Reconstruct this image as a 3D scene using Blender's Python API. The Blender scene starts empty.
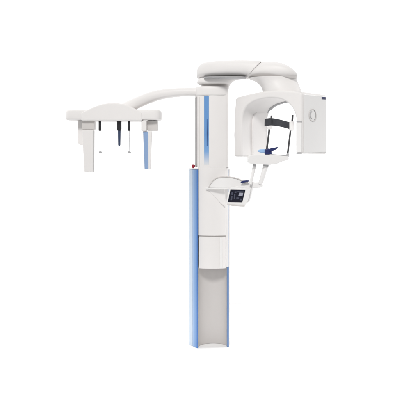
import bpy, bmesh, math
from mathutils import Vector

S = bpy.context.scene
C = S.collection
# ------------------------------------------------------------------ camera
CX, CY, CZ = 0.0, -4.5, 1.41
F = 600.0                       # focal length in pixels of the 420 px photograph
cam = bpy.data.cameras.new('camera')
cam.sensor_width = 36; cam.lens = 36*F/420
cam.shift_y = -50/420.0         # horizon sits above the picture's centre
cam.clip_end = 500
co = bpy.data.objects.new('camera', cam); C.objects.link(co)
co.location = (CX, CY, CZ); co.rotation_euler = (math.radians(90), 0, 0)
S.camera = co
# ------------------------------------------------------------------ studio light
W = bpy.data.worlds.new('World'); S.world = W; W.use_nodes = True
nt = W.node_tree; nt.nodes.clear()
out = nt.nodes.new('ShaderNodeOutputWorld'); bg = nt.nodes.new('ShaderNodeBackground')
tc = nt.nodes.new('ShaderNodeTexCoord'); sp = nt.nodes.new('ShaderNodeSeparateXYZ')
mr = nt.nodes.new('ShaderNodeMapRange')     # bright white studio wall behind, darker room in front of it
mr.inputs['From Min'].default_value = 0.0; mr.inputs['From Max'].default_value = 0.45
mr.inputs['To Min'].default_value = 0.42; mr.inputs['To Max'].default_value = 1.2
nt.links.new(tc.outputs['Generated'], sp.inputs[0]); nt.links.new(sp.outputs['Y'], mr.inputs['Value'])
bg.inputs['Color'].default_value = (1, 1, 1, 1)
nt.links.new(mr.outputs[0], bg.inputs['Strength']); nt.links.new(bg.outputs[0], out.inputs[0])

def area(name, loc, target, size, power, col=(1, 1, 1), spread=180):
    l = bpy.data.lights.new(name, 'AREA'); l.shape = 'RECTANGLE'
    l.size, l.size_y = size; l.energy = power; l.color = col; l.spread = math.radians(spread)
    o = bpy.data.objects.new(name, l); C.objects.link(o); o.location = loc
    o.rotation_euler = (Vector(target)-Vector(loc)).to_track_quat('-Z', 'Y').to_euler()
area('key_softbox', (-0.7, -4.7, 5.1), (0.1, 0, 1.2), (1.0, 1.0), 205, (1, .985, .965))
area('floor_fill', (-4.6, .6, 3.0), (-.1, .2, 0), (1.6, 1.6), 11, spread=45)  # pair of unseen lamps, added only to keep the floor white
area('floor_fill', (4.6, .6, 3.0), (.1, .2, 0), (1.6, 1.6), 11, spread=45)
S.view_settings.view_transform = 'Standard'; S.view_settings.look = 'None'
S.view_settings.exposure = 0.0; S.view_settings.gamma = 1.0
S.render.engine = 'CYCLES'
S.render.resolution_x = S.render.resolution_y = 1024

# ------------------------------------------------------------------ materials
def mat(name, col, rough=.4, spec=.5, metal=0.0, coat=0.0, var=.02, scale=6, bump=0.0, bscale=400):
    m = bpy.data.materials.new(name); m.use_nodes = True
    n = m.node_tree; b = n.nodes['Principled BSDF']
    b.inputs['Roughness'].default_value = rough
    b.inputs['Specular IOR Level'].default_value = spec
    b.inputs['Metallic'].default_value = metal
    b.inputs['Coat Weight'].default_value = coat
    t = n.nodes.new('ShaderNodeTexCoord'); no = n.nodes.new('ShaderNodeTexNoise')
    no.inputs['Scale'].default_value = scale; no.inputs['Detail'].default_value = 3
    n.links.new(t.outputs['Object'], no.inputs['Vector'])
    mx = n.nodes.new('ShaderNodeMix'); mx.data_type = 'RGBA'
    mx.inputs[6].default_value = (*[max(0, c*(1-var)) for c in col], 1)
    mx.inputs[7].default_value = (*[min(1, c*(1+var)) for c in col], 1)
    n.links.new(no.outputs['Fac'], mx.inputs[0]); n.links.new(mx.outputs[2], b.inputs['Base Color'])
    if bump:
        n2 = n.nodes.new('ShaderNodeTexNoise'); n2.inputs['Scale'].default_value = bscale
        n.links.new(t.outputs['Object'], n2.inputs['Vector'])
        bp = n.nodes.new('ShaderNodeBump'); bp.inputs['Strength'].default_value = bump
        bp.inputs['Distance'].default_value = .0004
        n.links.new(n2.outputs['Fac'], bp.inputs['Height']); n.links.new(bp.outputs[0], b.inputs['Normal'])
    return m
WH = mat('white_plastic', (.79, .770, .760), .48, .4, bump=.15)
WG = mat('white_gloss', (.83, .82, .815), .25, .5)
WARM = mat('warm_grey_plastic', (.61, .585, .57), .45, .35, bump=.15)
GREY = mat('grey_plastic', (.42, .42, .43), .5, .3)
SEAM = mat('seam_grey', (.45, .45, .45), .7, .2)
BLACK = mat('black_rubber', (.022, .023, .027), .5, .35, var=.15)
BAND = mat('head_band_pad', (.05, .053, .062), .65, .3, var=.15, scale=60, bump=.4)
ROD = mat('dark_steel', (.07, .07, .075), .35, .5, metal=.3)
NAVY = mat('navy_plastic', (.012, .022, .12), .35, .5)
SLATE = mat('slate_blue_plastic', (.04, .06, .12), .4, .4)
SKYB = mat('pale_blue_plastic', (.36, .56, .85), .35, .4)
BLUE = mat('blue_anodised', (.10, .27, .66), .3, .5, var=.05)
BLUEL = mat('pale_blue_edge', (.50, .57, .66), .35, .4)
CLEAR = mat('clear_acrylic_rod', (.62, .62, .64), .15, .6)
RED = mat('red_knob', (.30, .012, .03), .3, .5)
SCRN = mat('screen_glass', (.006, .007, .018), .2, .25)
UI = mat('screen_symbols', (.055, .06, .095), .3, .4)
UIL = mat('screen_symbols_pale', (.32, .33, .40), .3, .4)
FLOOR = mat('white_studio_floor', (.96, .96, .96), .9, .05, var=.004)

def fade_mat(name, top, mid, bot, z0, z1):
    m = bpy.data.materials.new(name); m.use_nodes = True
    n = m.node_tree; b = n.nodes['Principled BSDF']; b.inputs['Roughness'].default_value = .3
    t = n.nodes.new('ShaderNodeTexCoord'); s = n.nodes.new('ShaderNodeSeparateXYZ')
    r = n.nodes.new('ShaderNodeMapRange'); cr = n.nodes.new('ShaderNodeValToRGB')
    r.inputs['From Min'].default_value = z0; r.inputs['From Max'].default_value = z1
    n.links.new(t.outputs['Object'], s.inputs[0]); n.links.new(s.outputs['Z'], r.inputs['Value'])
    n.links.new(r.outputs[0], cr.inputs[0]); n.links.new(cr.outputs[0], b.inputs['Base Color'])
    e = cr.color_ramp.elements
    e[0].position = 0; e[0].color = (*bot, 1); e[1].position = 1; e[1].color = (*top, 1)
    k = e.new(.45); k.color = (*mid, 1)
    return m

# ------------------------------------------------------------------ geometry helpers
def P(px, py, Y):
    d = Y-CY
    return Vector((CX+(px-210)/F*d, Y, CZ+(160-py)/F*d))
def PL(px, py, p0, dr):
    """point of the vertical plane through p0 along dr"""
    rx = (px-210)/F
    # CX + rx*t = p0x + k*drx ; CY + t = p0y + k*dry
    k = (CX+rx*(p0[1]-CY)-p0[0])/(dr[0]-rx*dr[1])
    return P(px, py, p0[1]+k*dr[1])
def link(name, bm, m, parent=None, bevel=0, seg=3, ang=32, sub=0, smooth=True):
    bmesh.ops.recalc_face_normals(bm, faces=bm.faces[:])
    me = bpy.data.meshes.new(name); bm.to_mesh(me); bm.free()
    for mm in (m if isinstance(m, (list, tuple)) else [m]): me.materials.append(mm)
    if smooth: me.shade_smooth()
    o = bpy.data.objects.new(name, me); C.objects.link(o)
    if smooth and not sub: me.set_sharp_from_angle(angle=math.radians(ang)) if not bevel else None
    if parent is not None: o.parent = parent
    if bevel:
        b = o.modifiers.new('bevel', 'BEVEL'); b.width = bevel; b.segments = seg
        b.limit_method = 'ANGLE'; b.angle_limit = math.radians(ang); b.harden_normals = True
        b.use_clamp_overlap = True
    if sub:
        s = o.modifiers.new('smooth', 'SUBSURF'); s.levels = sub; s.render_levels = sub
    return o
def prism_bm(front, off, bm=None, mi=0):
    bm = bm or bmesh.new(); off = Vector(off)
    a = [bm.verts.new(p) for p in front]; b = [bm.verts.new(Vector(p)+off) for p in front]
    fs = [bm.faces.new(a), bm.faces.new(b[::-1])]; n = len(a)
    for i in range(n): fs.append(bm.faces.new((a[i], b[i], b[(i+1) % n], a[(i+1) % n])))
    for f in fs: f.material_index = mi
    return bm
def slab(name, pts, Yf, depth, m, parent, bevel=.006, seg=3, **k):
    yf = Yf if callable(Yf) else (lambda x, y: Yf)
    off = depth if isinstance(depth, (tuple, list)) else (0, depth, 0)
    return link(name, prism_bm([P(x, y, yf(x, y)) for x, y in pts], off), m, parent, bevel, seg, **k)
def curve(pts, n=6, closed=False):
    """Catmull-Rom through points"""
    r = []; N = len(pts); rng = N if closed else N-1
    for i in range(rng):
        p = [Vector(pts[j % N]) if closed else Vector(pts[min(max(j, 0), N-1)]) for j in (i-1, i, i+1, i+2)]
        for s in range(n):
            t = s/n
            r.append(.5*((2*p[1])+(p[2]-p[0])*t+(2*p[0]-5*p[1]+4*p[2]-p[3])*t*t+(3*p[1]-p[0]-3*p[2]+p[3])*t**3))
    if not closed: r.append(Vector(pts[-1]))
    return r
def loft_bm(rings, bm=None, caps=True):
    bm = bm or bmesh.new(); V = [[bm.verts.new(p) for p in r] for r in rings]; n = len(V[0])
    for a, b in zip(V, V[1:]):
        for i in range(n): bm.faces.new((a[i], a[(i+1) % n], b[(i+1) % n], b[i]))
    if caps: bm.faces.new(V[0][::-1]); bm.faces.new(V[-1])
    return bm
def tube_bm(path, rad, bm=None, n=16, flat=1.0):
    path = [Vector(p) for p in path]; rings = []
    rr = rad if isinstance(rad, (list, tuple)) else [rad]*len(path)
    for i, p in enumerate(path):
        d = (path[min(i+1, len(path)-1)]-path[max(i-1, 0)]).normalized()
        u = d.cross(Vector((0, 1, 0)))
        if u.length < .05: u = d.cross(Vector((1, 0, 0)))
        u.normalize(); v = d.cross(u).normalized()
        rings.append([p+u*math.cos(a)*rr[i]+v*math.sin(a)*rr[i]*flat for a in [2*math.pi*k/n for k in range(n)]])
    return loft_bm(rings, bm)
def sup(a, e):
    c, s = math.cos(a), math.sin(a)
    return math.copysign(abs(c)**(2/e), c), math.copysign(abs(s)**(2/e), s)
def hsection(cx, cy, rx, ry, z, e=2.0, n=48, rot=0):
    r = []
    for k in range(n):
        x, y = sup(2*math.pi*k/n, e); x *= rx; y *= ry
        r.append(Vector((cx+x*math.cos(rot)-y*math.sin(rot), cy+x*math.sin(rot)+y*math.cos(rot), z)))
    return r
def zof(py, Y=0.0): return CZ+(160-py)/F*(Y-CY)
def xof(px, Y=0.0): return (px-210)/F*(Y-CY)

# ------------------------------------------------------------------ setting
bm = bmesh.new()
bmesh.ops.create_circle(bm, cap_ends=True, radius=1.9, segments=128)
fl = link('floor', bm, FLOOR, smooth=False); fl.location = (0, -.45, 0); fl['kind'] = 'structure'

# ------------------------------------------------------------------ the machine
R = bpy.data.objects.new('dental_xray_machine', None); C.objects.link(R)
R.location = (0, 0, 0)
R['label'] = 'white dental panoramic x-ray machine with blue edged column and skull imaging arm'
R['category'] = 'x-ray machine'

# --- fixed floor column: an open channel with blue edges
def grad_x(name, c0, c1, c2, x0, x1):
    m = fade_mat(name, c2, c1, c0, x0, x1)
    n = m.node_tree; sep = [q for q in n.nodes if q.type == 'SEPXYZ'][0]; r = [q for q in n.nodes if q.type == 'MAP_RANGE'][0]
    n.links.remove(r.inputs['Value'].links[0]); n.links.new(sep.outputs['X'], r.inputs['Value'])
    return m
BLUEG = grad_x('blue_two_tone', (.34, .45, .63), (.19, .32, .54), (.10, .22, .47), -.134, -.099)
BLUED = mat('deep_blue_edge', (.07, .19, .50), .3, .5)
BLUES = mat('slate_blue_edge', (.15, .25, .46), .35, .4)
zt = zof(169, .0)
inner = curve([(-.0905, .004), (-.082, .050), (-.045, .092), (.020, .112), (.080, .100), (.118, .070), (.1275, .030)], 5)
outer = curve([(.1415, .030), (.150, .11), (.125, .185), (.02, .205), (-.10, .19), (-.150, .13), (-.1535, .072)], 5)
sec = [Vector((p[0], p[1])) for p in inner] + [Vector((p[0], p[1])) for p in outer] + [Vector((-.131, .038))]+[Vector((-.120, .030))]
def zprism(pts, z0, z1): return prism_bm([Vector((p[0], p[1], z0)) for p in pts], (0, 0, z1-z0))
inner = [Vector(p) for p in inner]
chan = link('column_channel', zprism([*inner, *outer, Vector((-.132, .046)), Vector((-.118, .030)), Vector((-.100, .006))], .001, zt), WARM, R, .002, 2, ang=50)
chan['label'] = 'warm grey hollow lower column open at the front'
# blue edge strips, standing a little proud of the flanges
def strip(pts, name='edge_strip', m=BLUE, z0=.0015, z1=None, par=chan):
    return link(name, zprism(pts, z0, z1 or zt-.004), m, par, .0025, 2, ang=40)
strip([(-.0905, -.002), (-.0935, -.0065), (-.0985, -.0070), (-.1335, .0420), (-.128, .0455), (-.0965, .006)], m=BLUEG)
strip([(-.0895, -.0035), (-.0915, -.0085), (-.0955, -.0105), (-.1000, -.0082), (-.0985, -.0060)], name='edge_bead', m=BLUED)
strip([(-.1340, .0425), (-.1575, .0715), (-.1525, .076), (-.1300, .0465)], name='edge_cover', m=BLUEL)
strip([(.1262, .0295), (.1272, .0215), (.1330, .0185), (.1425, .0215), (.1435, .0295)], m=BLUES)
# cap and stop knob on the left flange
link('flange_cap', zprism([(-.089, -.009), (-.099, -.010), (-.160, .0700), (-.152, .084), (-.089, .03)], zt-.003, zt+.008), WG, chan, .004, 3)
kz = zt+.008; kx, ky = -.126, .03
link('stop_knob', loft_bm([hsection(kx, ky, r, r, kz+z, n=24) for r, z in ((.008, 0), (.008, .006), (.0125, .009), (.0135, .016), (.012, .022), (.006, .025))]), RED, chan)

# --- moving carriage
def csec(xl, xr, yf, bulge, yb, n=16):
    pts = []
    w = xr-xl
    for k in range(n+1):
        t = k/n; pts.append((xl+w*t, yf-bulge*(1-(2*t-1)**2)))
    pts += [(xr+.001, yf+.03), (xr-.012, yb-.02), (xr-.05, yb), (xl+.05, yb), (xl+.008, yb-.02), (xl-.001, yf+.03)]
    return pts
zc0, zmid, zc1, z_pan = zof(268.5), zof(167), zof(92), zof(237)
def vbevel(o, w, small):
    """round the upright corners by w; the level edges only by a hairline"""
    o.modifiers.clear(); me = o.data
    at = me.attributes.new('bevel_weight_edge', 'FLOAT', 'EDGE')
    for e in me.edges:
        a, b = me.vertices[e.vertices[0]].co, me.vertices[e.vertices[1]].co
        if abs(a.z-b.z) > .05:
            fs = [f.normal for f in me.polygons if e.key in f.edge_keys]
            if len(fs) == 2 and fs[0].angle(fs[1]) > .6: at.data[e.index].value = 1
        else: at.data[e.index].value = small
    b = o.modifiers.new('bevel', 'BEVEL'); b.width = w; b.segments = 4; b.limit_method = 'WEIGHT'; b.harden_normals = True
def front_y(px):
    t = (xof(px)-xof(197.6))/(xof(228.3)-xof(197.6)); return .004-.022*(1-(2*t-1)**2)
# above the channel, the body is wider and shows its left side
up = csec(xof(197.6), xof(228.3), .004, .022, .15)
up[-1] = (xof(195.3)*1.01, .055); up[-2] = (xof(195.8), .12)
car = link('column_carriage', zprism(up, zmid+.001, zc1), WH, R, .006, 3, ang=40)
vbevel(car, .007, .08)
car['label'] = 'white upper column with a blue light strip'
lo = csec(xof(198.0), xof(226.2), -.004, .018, .060)
lo = [(xof(198.0+28.2*k/16), front_y(198.0+28.2*k/16)) for k in range(17)]+lo[17:]
lc = link('lower_cover', zprism([(x, y) for x, y in lo], z_pan+.012, zmid-.001), WH, car, .004, 3, ang=40)
vbevel(lc, .006, .08)
lo2 = csec(xof(198.7), xof(225.7), .003, .017, .055)
pan = link('access_panel', zprism(lo2, zc0, z_pan), WH, car, .003, 3, ang=40)
lip = csec(xof(198.5), xof(226.0), .010, .016, .05)
link('panel_recess', zprism(lip, z_pan+.0005, z_pan+.0115), WARM, car, 0, ang=40)
# right hand guide between carriage and blue edge
link('guide_rail', zprism([(xof(226.1), .012), (xof(228.7), .012), (xof(228.9), .0285), (xof(226.3), .0285)], zc0+.01, zmid), WG, car, .003, 3)
# thin side fins framing the access panel
for x0, x1 in ((198.5, 200.2), (219.9, 222.4)):
    yv = -.0165 if x0 > 210 else .001
    link('panel_rib', zprism([(xof(x0), yv-.0), (xof(x1), yv-.0), (xof(x1), .02), (xof(x0), .02)], zc0+.003, z_pan-.004), WG, pan, .002, 3)
# grey strip painting the shade on the upper body's left side
link('side_shade', zprism([(xof(197.15), .012), (xof(196.5), .012), (xof(195.2)*1.012, .05), (xof(195.2)*1.012, .058), (xof(197.15), .058)], zmid+.004, zof(96.8)), mat('side_shade_grey', (.38, .37, .37), .5, .3), car, .002, 2)
# light strip on the upper body
car_seams = ((199.4, 199.65), (226.2, 226.4))
LB = fade_mat('blue_strip_fade', (.13, .30, .60), (.20, .38, .68), (.72, .73, .75), zof(165), zof(135))
def onfront(name, x0, x1, y0, y1, m, proud, par, n=4):
    f = []; zz0, zz1 = zof(y1), zof(y0)
    for k in range(n+1):
        x = x0+(x1-x0)*k/n; f.append((xof(x), front_y(x)-proud))
    f += [(xof(x1), front_y(x1)+.003), (xof(x0), front_y(x0)+.003)]
    return link(name, zprism(f, zz0, zz1), m, par, .0008, 2)
onfront('light_strip', 204.2, 208.8, 96.3, 165, LB, .0015, car)
for a_, b_ in car_seams: onfront('panel_seam', a_, b_, 96.8, 166.4, WARM, .0004, car)
DB = fade_mat('level_marker_fade', (.06, .17, .42), (.03, .08, .22), (.06, .15, .36), zof(146), zof(118))
onfront('level_marker', 206.7, 208.2, 119, 146, DB, .0025, car)

# --- collar and neck
z = lambda py: zof(py, .06)
col = link('collar', loft_bm([hsection(xof(212.0, .06)-.000, .062, rx, ry, z(py), 3.2, 64) for rx, ry, py in
      ((.118, .080, 96.4), (.124, .086, 95.8), (.1255, .087, 94.5), (.1255, .087, 90), (.124, .086, 88.3), (.118, .080, 87.4), (.10, .07, 87.1))]), WH, R, ang=60)
col['label'] = 'rounded white collar at the column top'
link('swivel_ring', loft_bm([hsection(xof(214, .06), .072, .095, .062, z(py), 2.6, 48) for py in (87.3, 82.5)]), WARM, col, ang=60)
# neck above the gap, flaring into the arm at the right
nk = []
for xl, xr, ry, py in ((202.5, 229.0, .065, 85.0), (199.2, 229.6, .090, 84.7), (197.6, 230.6, .098, 84.0), (197.2, 232.2, .10, 82.5), (197.6, 234.0, .10, 81.0), (198.2, 236.5, .10, 79.6), (199.0, 241.0, .10, 78.4), (200, 246, .10, 77.0)):
    cx = (xof(xl, .06)+xof(xr, .06))/2; rx = (xof(xr, .06)-xof(xl, .06))/2
    nk.append(hsection(cx, .06, rx, ry, z(py), 2.6, 64))
neck = link('neck', loft_bm(nk), WH, R, ang=60)
# right hand web joining collar and neck
wb = []
for xl, xr, py in ((219, 228.2, 97), (219, 228.3, 92), (219, 228.9, 88), (219, 229.8, 85.5), (219, 231.6, 83)):
    cx = (xof(xl, .09)+xof(xr, .09))/2; rx = (xof(xr, .09)-xof(xl, .09))/2
    wb.append(hsection(cx, .09, rx, .045, zof(py, .09), 2.5, 32))
link('neck_web', loft_bm(wb), WH, neck, ang=60)

# --- overhead arm
def ysec(pxt, pxb, pt, pb, yc, hd, e=3.0, n=48):
    """a ring across the arm; its top leans to pxt, its bottom to pxb"""
    r = []; zt_, zb_ = zof(pt, yc), zof(pb, yc); zc, hz = (zt_+zb_)/2, (zt_-zb_)/2
    for k in range(n):
        y, zz = sup(2*math.pi*k/n, e); f = (zz+1)/2
        px = pxb+(pxt-pxb)*f
        r.append(Vector((xof(px, yc), yc+y*hd, zc+zz*hz)))
    return r
def yc(px): return .045-(px-205)/75*.17
arm = []
for px, a, b, hd in ((197.0, 73.5, 77.5, .03), (197.3, 70.5, 78.0, .06), (198.3, 67.8, 78.2, .085), (200.5, 65.4, 78.3, .105), (204, 63.8, 78.2, .125), (210, 62.8, 78, .14), (218, 62.2, 77.8, .148), (228, 61.8, 77.6, .15), (238, 61.6, 77.6, .15), (246, 61.7, 77.7, .15)):
    arm.append(ysec(px, px, a, b, yc(px), hd))
arm.append(ysec(260.5, 246.5, 62.4, 77.9, yc(254), .15)); arm.append(ysec(261.2, 247.0, 62.9, 77.6, yc(254), .145))
am = link('overhead_arm', loft_bm(arm), WH, R, ang=60)
am['label'] = 'broad white arm above the column'
# grey sheet added under the arm to paint in its underside shade
cv = []
for px, hd in ((204, .03), (205.5, .045), (210, .06), (225, .065), (240, .06), (245, .045), (246, .03)):
    cv.append(ysec(px, px, 77.2, 78.5, yc(px)-.07, hd, 4))
link('underside_shade', loft_bm(cv), GREY, am, ang=60)
# dark joint line and the turning head at the right end
link('joint_seam', loft_bm([ysec(260.9, 246.9, 64.0, 77.0, yc(254), .142), ysec(261.9, 247.9, 64.0, 77.0, yc(254), .138)]), SEAM, am, ang=60)
hd_ = []
for t, b_, a, b, hd in ((260.9, 246.9, 63.6, 77.6, .143), (261.8, 247.8, 62.9, 78.2, .148), (268, 256, 62.7, 78.8, .152), (275, 266, 63.2, 79.4, .152), (281, 275, 64.4, 80.0, .150), (286.5, 283, 66.8, 80.2, .143), (291, 289, 69.7, 80.2, .128), (294.5, 293.5, 73.0, 79.4, .105), (296.2, 295.8, 75.3, 78.9, .075), (296.8, 296.6, 76.8, 78.5, .035)):
    hd_.append(ysec(t, b_, a, b, yc((t+b_)/2), hd, 2.7))
head = link('turning_head', loft_bm(hd_), WH, R, ang=60)

# --- rotating C unit, turned 45 degrees
s2 = math.sqrt(.5); SD = (s2, -s2); DD = Vector((s2, s2, 0)); p0 = (xof(233.5, 0), 0.0); DEP = .30
out_l = [(234.2, 156.6), (233.6, 135), (234.2, 115), (235.4, 98.6), (236.6, 97.4), (244, 95.4), (252, 93.4), (262, 91.6), (275, 90.6), (290, 90.9), (300.6, 91.8), (301.8, 93)]
out_r = [(302.0, 122), (302.0, 153.6), (296.2, 153.6), (296.1, 135)]
arch = [(295.8, 119), (294.2, 112), (290.8, 106), (286, 101.8), (279.5, 98.8), (271, 97.9), (262, 98.8), (254, 101.2), (248, 104.8), (244.2, 109.6), (242.4, 115.5), (241.8, 124), (241.8, 140), (242.2, 156.6)]
arc = [(p[0], p[1]) for p in curve([Vector(a) for a in arch], 3)]
poly = out_l+out_r+arc
cu = link('rotating_unit', prism_bm([PL(x, y, p0, SD) for x, y in poly], DD*DEP), WH, R, .018, 5, ang=40)
cu['label'] = 'white C shaped rotating unit around the head support'
ln = [PL(x, y, p0, SD)+DD*(DEP-.022) for x, y in arc if 243 < x < 272 and y < 112]
ln = [p+Vector((0, 0, .004)) for p in ln]
link('arch_shade', tube_bm(ln, [.004+.011*min(1, 2.2*(1-abs(2*i/(len(ln)-1)-1))) for i in range(len(ln))], n=12), GREY, cu)  # grey tube painting in the shade beneath the arch's back edge
# sensor housing on the inner side of the left limb
def onplane(pts, q0, dr): return [PL(x, y, q0, dr) for x, y in pts]
li = PL(242.0, 130, p0, SD)
ip = (li.x+.0, li.y); idr = (s2, s2)
nrm_in = Vector((s2, -s2, 0))
sh = [(252.0, 157.2), (251.5, 130), (252.2, 118), (254.5, 112.5), (258.5, 110.8), (262, 112), (264.4, 118), (264.8, 157.2)]
link('sensor_housing', prism_bm([p+nrm_in*.016 for p in onplane([(p[0], p[1]) for p in curve([Vector(a) for a in sh], 4)], ip, idr)], -nrm_in*.02), WH, cu, .010, 4, ang=40)
# tube head: outer cover on the right side face
q = PL(302.0, 120, p0, SD); op = (q.x, q.y)
pc = [(303.6, 94.2), (326.0, 96.6), (326.2, 152.0), (303.4, 152.8)]
tcv = link('tube_head_cover', prism_bm([p+nrm_in*.004 for p in onplane(pc, op, idr)], -nrm_in*.010), WG, R, .0035, 3)
tcv['label'] = 'flat white outer cover with a round ring and small blue badge'
rc = PL(312.0, 115.2, op, idr)
def disc_bm(c, nrm, r0, r1, t0, t1, n=48, a0=0, a1=2*math.pi, bm=None):
    """ring or disc standing on the face with normal nrm"""
    bm = bm or bmesh.new(); u = Vector((0, 0, 1)); v = nrm.cross(u); full = abs(a1-a0-2*math.pi) < 1e-4
    m = n if full else n+1; L = []
    for k in range(m):
        a = a0+(a1-a0)*k/n; d = u*math.sin(a)+v*math.cos(a)
        L.append([bm.verts.new(c+d*r+nrm*t) for r, t in ((r0, t0), (r1, t0), (r1, t1), (r0, t1))])
    for k in range(n):
        A, B = L[k], L[(k+1) % m]
        for j in range(4): bm.faces.new((A[j], A[(j+1) % 4], B[(j+1) % 4], B[j]))
    if not full: bm.faces.new(L[0][::-1]); bm.faces.new(L[-1])
    return bm
rg = disc_bm(rc, nrm_in, .0395, .0435, .002, .0075)
link('round_ring', rg, WARM, tcv, .0012, 2)
link('ring_grip', disc_bm(rc, nrm_in, .0245, .0285, .002, .0070, a0=math.radians(-75), a1=math.radians(75)), GREY, tcv, .001, 2)
link('ring_slot', disc_bm(rc, nrm_in, .0340, .0385, .002, .0052, a0=math.radians(120), a1=math.radians(240)), GREY, tcv, .001, 2)
bd = onplane([(321.2, 96.9), (325.0, 97.3), (325.0, 99.6), (321.2, 99.3)], op, idr)
bmm = prism_bm([p+nrm_in*.0058 for p in bd], -nrm_in*.003)
link('badge', bmm, NAVY, tcv, 0)
# pale marks on the badge
bm = bmesh.new()
for a, b in ((321.6, 322.1), (322.5, 323.2), (323.6, 324.6)):
    prism_bm([p+nrm_in*.0064 for p in onplane([(a, 97.75), (b, 97.8), (b, 98.7), (a, 98.65)], op, idr)], -nrm_in*.0010, bm)
link('badge_mark', bm, UI, tcv, 0)
# collimator block on the front of the tube head
n_f = Vector((-s2, -s2, 0))
cb = onplane([(296.6, 122.8), (301.6, 122.8), (301.6, 152.4), (296.6, 152.4)], p0, SD)
link('collimator_block', prism_bm([p+n_f*.006 for p in cb], -n_f*.01), WG, R, .003, 3)
for y0, y1 in ((121.2, 122.2), (152.9, 153.9)):
    link('cover_seam', prism_bm([p+n_f*.0015 for p in onplane([(296.5, y0), (301.6, y0), (301.6, y1), (296.5, y1)], p0, SD)], -n_f*.004), GREY, cu, 0)

# --- hub between turning head and rotating unit
hb = []
for xl, xr, ry, py in ((248.5, 296.3, .120, 78.3), (252.0, 296.5, .120, 79.6), (255.8, 296.9, .120, 81.4), (259.0, 297.8, .124, 83.8), (261.3, 299.0, .131, 86.5), (262.6, 300.2, .138, 89.3), (263.4, 301.2, .142, 92.6), (263.8, 301.2, .142, 96.0)):
    Y = -.13; cx = (xof(xl, Y)+xof(xr, Y))/2; rx = (xof(xr, Y)-xof(xl, Y))/2
    hb.append(hsection(cx, Y, rx, ry, zof(py, Y), 2.3, 64))
link('hub', loft_bm(hb), WH, R, ang=60)

# --- long arm to the skull imaging head
def yca(px): return .06+(200-px)/75*.05
pth = [(121, 110.2, 5.4), (129, 106.6, 5.5), (137, 103.0, 5.4), (149, 98.0, 5.2), (161, 94.6, 4.8), (175, 92.8, 4.3), (188, 92.1, 4.0), (204, 92.1, 3.9)]
cp = curve([Vector(a) for a in pth], 5)
rg = []
for i, p in enumerate(cp):
    d = (cp[min(i+1, len(cp)-1)]-cp[max(i-1, 0)]); d.z = 0; d.normalize()
    Y = yca(p[0]); r = []
    for k in range(28):
        u, v = sup(2*math.pi*k/28, 2.6)
        h = p[2]*v; r.append(P(p[0]+d.y*h*1, p[1]-d.x*h*1, Y)+Vector((0, u*.05, 0)))
    rg.append(r)
ca = link('skull_arm', loft_bm(rg), WH, R, ang=60)
ca['label'] = 'long curved white arm reaching left'

# --- skull imaging head
YH = -.02
def rr(x0, y0, x1, y1, r, n=4):
    o = []
    for cx_, cy_, a in ((x1-r, y0+r, -90), (x1-r, y1-r, 0), (x0+r, y1-r, 90), (x0+r, y0+r, 180)):
        for k in range(n+1):
            t = math.radians(a+90*k/n); o.append((cx_+r*math.cos(t), cy_+r*math.sin(t)))
    return o
# plate: rounded in plan
def plan_plate(x0, x1, y0, y1, Yc, hd, e=5, edge=.012):
    c = (xof(x0, Yc)+xof(x1, Yc))/2; rx = (xof(x1, Yc)-xof(x0, Yc))/2; za, zb = zof(y1, Yc), zof(y0, Yc)
    L = []
    for k in range(5):
        t = math.radians(90*k/4); L.append(hsection(c, Yc, rx-edge*(1-math.sin(t)), hd-edge*(1-math.sin(t)), za+edge*(1-math.cos(t)), e, 96))
    for k in range(5):
        t = math.radians(90-90*k/4); L.append(hsection(c, Yc, rx-edge*(1-math.sin(t)), hd-edge*(1-math.sin(t)), zb-edge*(1-math.cos(t)), e, 96))
    return loft_bm(L)
ch = link('skull_imaging_head', plan_plate(67.4, 161.2, 110.8, 120.4, .07, .10, 7), WH, R, ang=50)
ch['label'] = 'white horizontal head with two hanging side plates'
dome = [(81, 120.6), (80.6, 114), (82.5, 111.8), (88, 109.3), (94, 106.6), (101, 104.2), (108, 103.0), (115, 102.8), (122, 103.6), (128, 105.2), (134, 108.0), (139.5, 111.2), (141.8, 113.4), (142, 120.6)]
slab('dome_cover', dome, -.038, .20, WH, ch, .010, 4, ang=40)
# left side plate
lp = slab('sensor_holder', rr(81.9, 120.6, 93.8, 129.6, 1), -.005, .075, WARM, R, .004)
slab('sensor_plate', [(82.0, 130.2), (93.8, 130.2), (93.6, 172), (84.4, 172)], -.012, .035, WH, lp, .003)
slab('plate_edge_shade', [(93.05, 130.6), (93.75, 130.6), (93.55, 171.7), (92.95, 171.7)], -.0135, .004, mat('edge_shade_grey', (.50, .49, .49), .5, .3), lp, .0005, 1)  # grey strip painting the darkened right edge of the plate as shade
slab('rear_bracket', [(77.3, 120.6), (86, 120.6), (86, 145), (80.2, 145.2), (77.8, 143.0)], .075, .05, WH, lp, .004)
# right side plate
rp = slab('collimator_holder', rr(141.2, 120.6, 146.4, 130.8, .6), -.02, .06, WH, R, .003)
slab('rear_bracket', rr(146.8, 120.6, 157.4, 130.6, .8), .03, .07, WARM, rp, .004)
slab('sensor_plate', [(142.9, 131.2), (151.8, 131.2), (150.4, 169.5), (144.4, 169.5)], .002, .03, WH, rp, .003)
slab('blue_face', [(143.2, 131.6), (147.8, 131.6), (148.4, 169.0), (144.6, 169.0)], -.0015, .006, mat('steel_blue', (.26, .38, .60), .35, .4), rp, .001)
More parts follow.
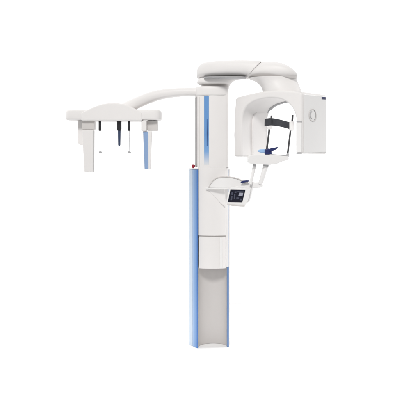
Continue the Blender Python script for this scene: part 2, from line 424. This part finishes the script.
# ear rods
def zrod(name, px, segs, Y, par, m, n=20):
    x = xof(px, Y)
    return link(name, loft_bm([hsection(x, Y, r, r, zof(py, Y), n=n) for r, py in segs]), m, par, ang=50)
for px, tip in ((99.9, 1), (129.1, -1)):
    er = zrod('ear_rod', px, ((.0092, 120.5), (.0095, 121), (.0095, 130.2), (.0085, 130.8)), .0, R, BLACK)
    tx = px+.35 if tip > 0 else px+.6
    x0 = P(px+.1, 130.6, 0); x1 = P(tx, 151.8, 0)
    link('clear_stem', tube_bm([x0, x1], .0028), CLEAR, er)
    a = P(tx-1.9*(1 if tip < 0 else .6), 152.2, 0); b = P(tx+1.9*(.6 if tip < 0 else 1), 152.2, 0)
    link('ear_plug', tube_bm([a, a.lerp(b, .15), a.lerp(b, .6), b], [.004, .0072, .0065, .003]), GREY, er)
nr = zrod('nose_rod', 119.2, ((.0165, 120.5), (.0175, 121), (.0175, 129), (.014, 130.6)), .02, R, BLACK)
zrod('nose_rod_stem', 119.3, ((.0105, 130.4), (.0095, 138), (.0085, 144.8), (.006, 146)), .02, nr, SLATE)

# --- patient support shelf
def ysh(x, y=0): return -.035-(x-206)/56*.17
shp = [(208.6, 187.8), (210, 184.5), (212.3, 181.4), (215, 178.9), (218.5, 177.4), (224, 176.9), (231, 177.2), (237.5, 178.6), (242, 180.6), (248, 181.9), (256, 182.0), (261.3, 182.6), (263.0, 184.4), (262.4, 187.0), (259, 188.0), (250, 188.3), (236, 188.4), (222, 188.6)]
shelf = slab('support_shelf', shp, ysh, (.02, .12, 0), WG, R, .010, 4, ang=40)
shelf['label'] = 'white moulded shelf carrying the control panel'
# raised rim along the top edge
rim = [P(x, y, ysh(x)-.002) for x, y in [(p[0], p[1]) for p in curve([Vector(a) for a in shp[0:10]], 3)]]
link('grip_rail', tube_bm(rim, .0045, n=12), WARM, shelf)
# bracket under the shelf
link('bracket', prism_bm([P(207.3, 188.6, -.022), P(224.6, 189.0, -.045), P(224.8, 206.5, -.022), P(221, 203.5, -.022)], (.004, .05, 0)), WH, shelf, .0015, 2)
link('shelf_edge', tube_bm([P(205.8, 188.1, -.034), P(214, 188.5, -.055), P(224, 188.8, -.085), P(229, 188.9, -.10)], [.004, .006, .006, .005], n=12), WG, shelf)
lv = link('lever', tube_bm([P(240.8, 182.5, -.165), P(243.4, 181.7, -.17), P(246.6, 181.2, -.185), P(249.4, 180.9, -.19)], [.0050, .0078, .0065, .0035], n=14), NAVY, R)
link('lever_base', tube_bm([P(242.6, 183.3, -.16), P(245.2, 182.8, -.17)], .0065, n=12), GREY, lv)

# --- control panel
pan_dir = (.97, -.24)
cpo = (xof(238, -.21), -.21)
def CP(x, y, o=0):
    v = PL(x, y, cpo, pan_dir); t = (y-188)/18
    return v+Vector((0, .028*t+o, 0))
hs = [(231.4, 187.6), (249.0, 188.8), (250.2, 190.4), (248.6, 198), (246.2, 204.6), (244.8, 206.4), (228.2, 205.0), (226.4, 203.4), (227.4, 197), (229.6, 189.0)]
cpn = link('control_panel', prism_bm([CP(x, y) for x, y in hs], (.01, .045, .004)), WG, R, .006, 4, ang=25)
cpn['label'] = 'tilted white panel with a dark screen'
link('panel_back', prism_bm([CP(x, y, .03) for x, y in ((234, 187.9), (250.6, 188.4), (252.2, 190.4), (251.8, 196), (250.0, 201.5), (246.4, 205.0), (236, 204.0))], (.012, .055, .01)), WG, cpn, .008, 4, ang=25)
link('panel_lip', tube_bm([CP(227.4, 204.9, -.001), CP(236, 205.8, -.001), CP(244.9, 206.4, -.001)], [.005, .006, .005], n=12), WARM, cpn)
sc = [(230.4, 189.7), (245.4, 190.1), (242.4, 202.6), (227.9, 202.3)]
bm = prism_bm([CP(x, y, -.0015) for x, y in sc], (0, .004, 0))
for q_, mi in (([(231.6, 191.6), (233.4, 191.7), (232.9, 195.0), (231.2, 194.9)], 1), ([(231.0, 196.0), (232.6, 196.1), (232.1, 200.4), (230.4, 200.3)], 1),
              ([(234.8, 191.4), (236.6, 191.4), (236.4, 193.0), (234.6, 193.0)], 1), ([(239.4, 192.6), (243.4, 192.8), (242.5, 196.2), (238.5, 196.0)], 2),
              ([(236.6, 197.4), (239.2, 197.5), (239.0, 198.8), (236.4, 198.7)], 1), ([(234.2, 194.2), (235.6, 194.2), (235.1, 199.0), (233.8, 199.0)], 1),
              ([(240, 198.6), (242.0, 198.7), (241.6, 200.6), (239.7, 200.5)], 1), ([(237.6, 191.2), (243.8, 191.4), (243.7, 191.8), (237.5, 191.6)], 1)):
    prism_bm([CP(x, y, -.0022) for x, y in q_], (0, .002, 0), bm, mi)
link('screen', bm, [SCRN, UI, UIL], cpn, 0, smooth=False)

# --- legs, platform, chin and head support
YP = -.20
for (xa, xb, w) in ((254.6, 250.6, 1.75), (266.0, 260.4, 2.7)):
    a, b = P(xa, 165.2, YP), P(xb, 184.2, YP+.005)
    k = .0073*w*.92
    lg = link('support_leg', tube_bm([a, a.lerp(b, .08), a.lerp(b, .5), b], [k*.9, k, k*.95, k*.85], n=18), WG, R)
    link('leg_joint', tube_bm([a+Vector((.0, 0, .006)), a.lerp(b, .05)], k*1.12, n=18), GREY, lg)
plat = [(248.2, 157.0), (249.6, 155.4), (258, 154.9), (270, 154.6), (280, 155.4), (288.2, 156.4), (289.2, 157.6), (288.2, 159.6), (282, 161.6), (277, 163.8), (270, 164.9), (256, 164.3), (249.8, 163.6), (248.4, 162)]
pf = slab('chin_platform', plat, lambda x, y: -.26+.03*(x-248)/40, .15, WG, R, .008, 4, ang=40)
pf['label'] = 'white platform holding the blue chin rest'
link('clamp_knob', tube_bm([P(287.9, 153.2, -.20), P(287.7, 154.2, -.20), P(287.2, 158.6, -.20), P(287.0, 159.6, -.20)], [.006, .009, .009, .005], n=16), GREY, pf)
link('rail', tube_bm([P(269.8, 154.6, -.235), P(287, 155.8, -.225)], .0042, n=10), GREY, pf)
# chin rest
cr = slab('chin_rest', [(265.2, 149.2), (269.4, 148.4), (271.6, 150.2), (271.8, 154.6), (265.0, 154.6)], -.21, .05, NAVY, R, .005)
slab('chin_cup', [(258.0, 150.0), (261, 149.2), (265.4, 149.0), (265.4, 152.8), (261, 152.6), (258.2, 151.6)], -.195, .05, SKYB, cr, .005)
slab('bite_prong', [(269.2, 149.8), (271, 148.0), (274.5, 147.8), (277.4, 146.9), (278.2, 147.8), (276, 149.6), (272.2, 151.0), (269.8, 151.6)], -.215, .025, NAVY, cr, .003)
# head band: arc in plan
tp = curve([Vector(a) for a in ((264.8, 118.8), (270.5, 118.0), (277, 118.8), (284, 120.6), (290.4, 122.4))], 5)
bt = curve([Vector(a) for a in ((264.6, 126.2), (270.5, 125.4), (277, 125.9), (284, 127.4), (290.0, 129.2))], 5)
rings = []
for i, (a, b) in enumerate(zip(tp, bt)):
    t = i/(len(tp)-1); Y = -.20+.055*(1-(2*t-1)**2)
    A, B = P(a[0], a[1], Y), P(b[0], b[1], Y)
    rings.append([A, B, B+Vector((0, .016, 0)), A+Vector((0, .016, 0))])
hbnd = link('head_band', loft_bm(rings), BAND, R, .0035, 3, ang=45)
hbnd['label'] = 'curved dark padded band at forehead height'
slab('temple_clamp', rr(289.6, 121.2, 294.0, 130.6, 1.0), -.212, .03, WG, hbnd, .004)
slab('temple_clamp', [(266.6, 126.4), (272.6, 125.9), (272.4, 128.2), (269.8, 129.6), (267.0, 128.6)], -.203, .03, WG, hbnd, .003)
link('adjusting_pin', tube_bm([P(271.4, 115.6, -.19), P(271.2, 119, -.19)], .0062, n=12), ROD, hbnd)
link('adjusting_pin', tube_bm([P(292.7, 115.2, -.20), P(292.2, 122, -.20)], .0068, n=12), ROD, hbnd)
link('support_rod', tube_bm([P(269.6, 128, -.195), P(266.6, 150.8, -.195)], .0068, n=14), ROD, R)
link('support_rod', tube_bm([P(290.6, 130, -.20), P(287.4, 155.4, -.20)], .0062, n=14), ROD, R)
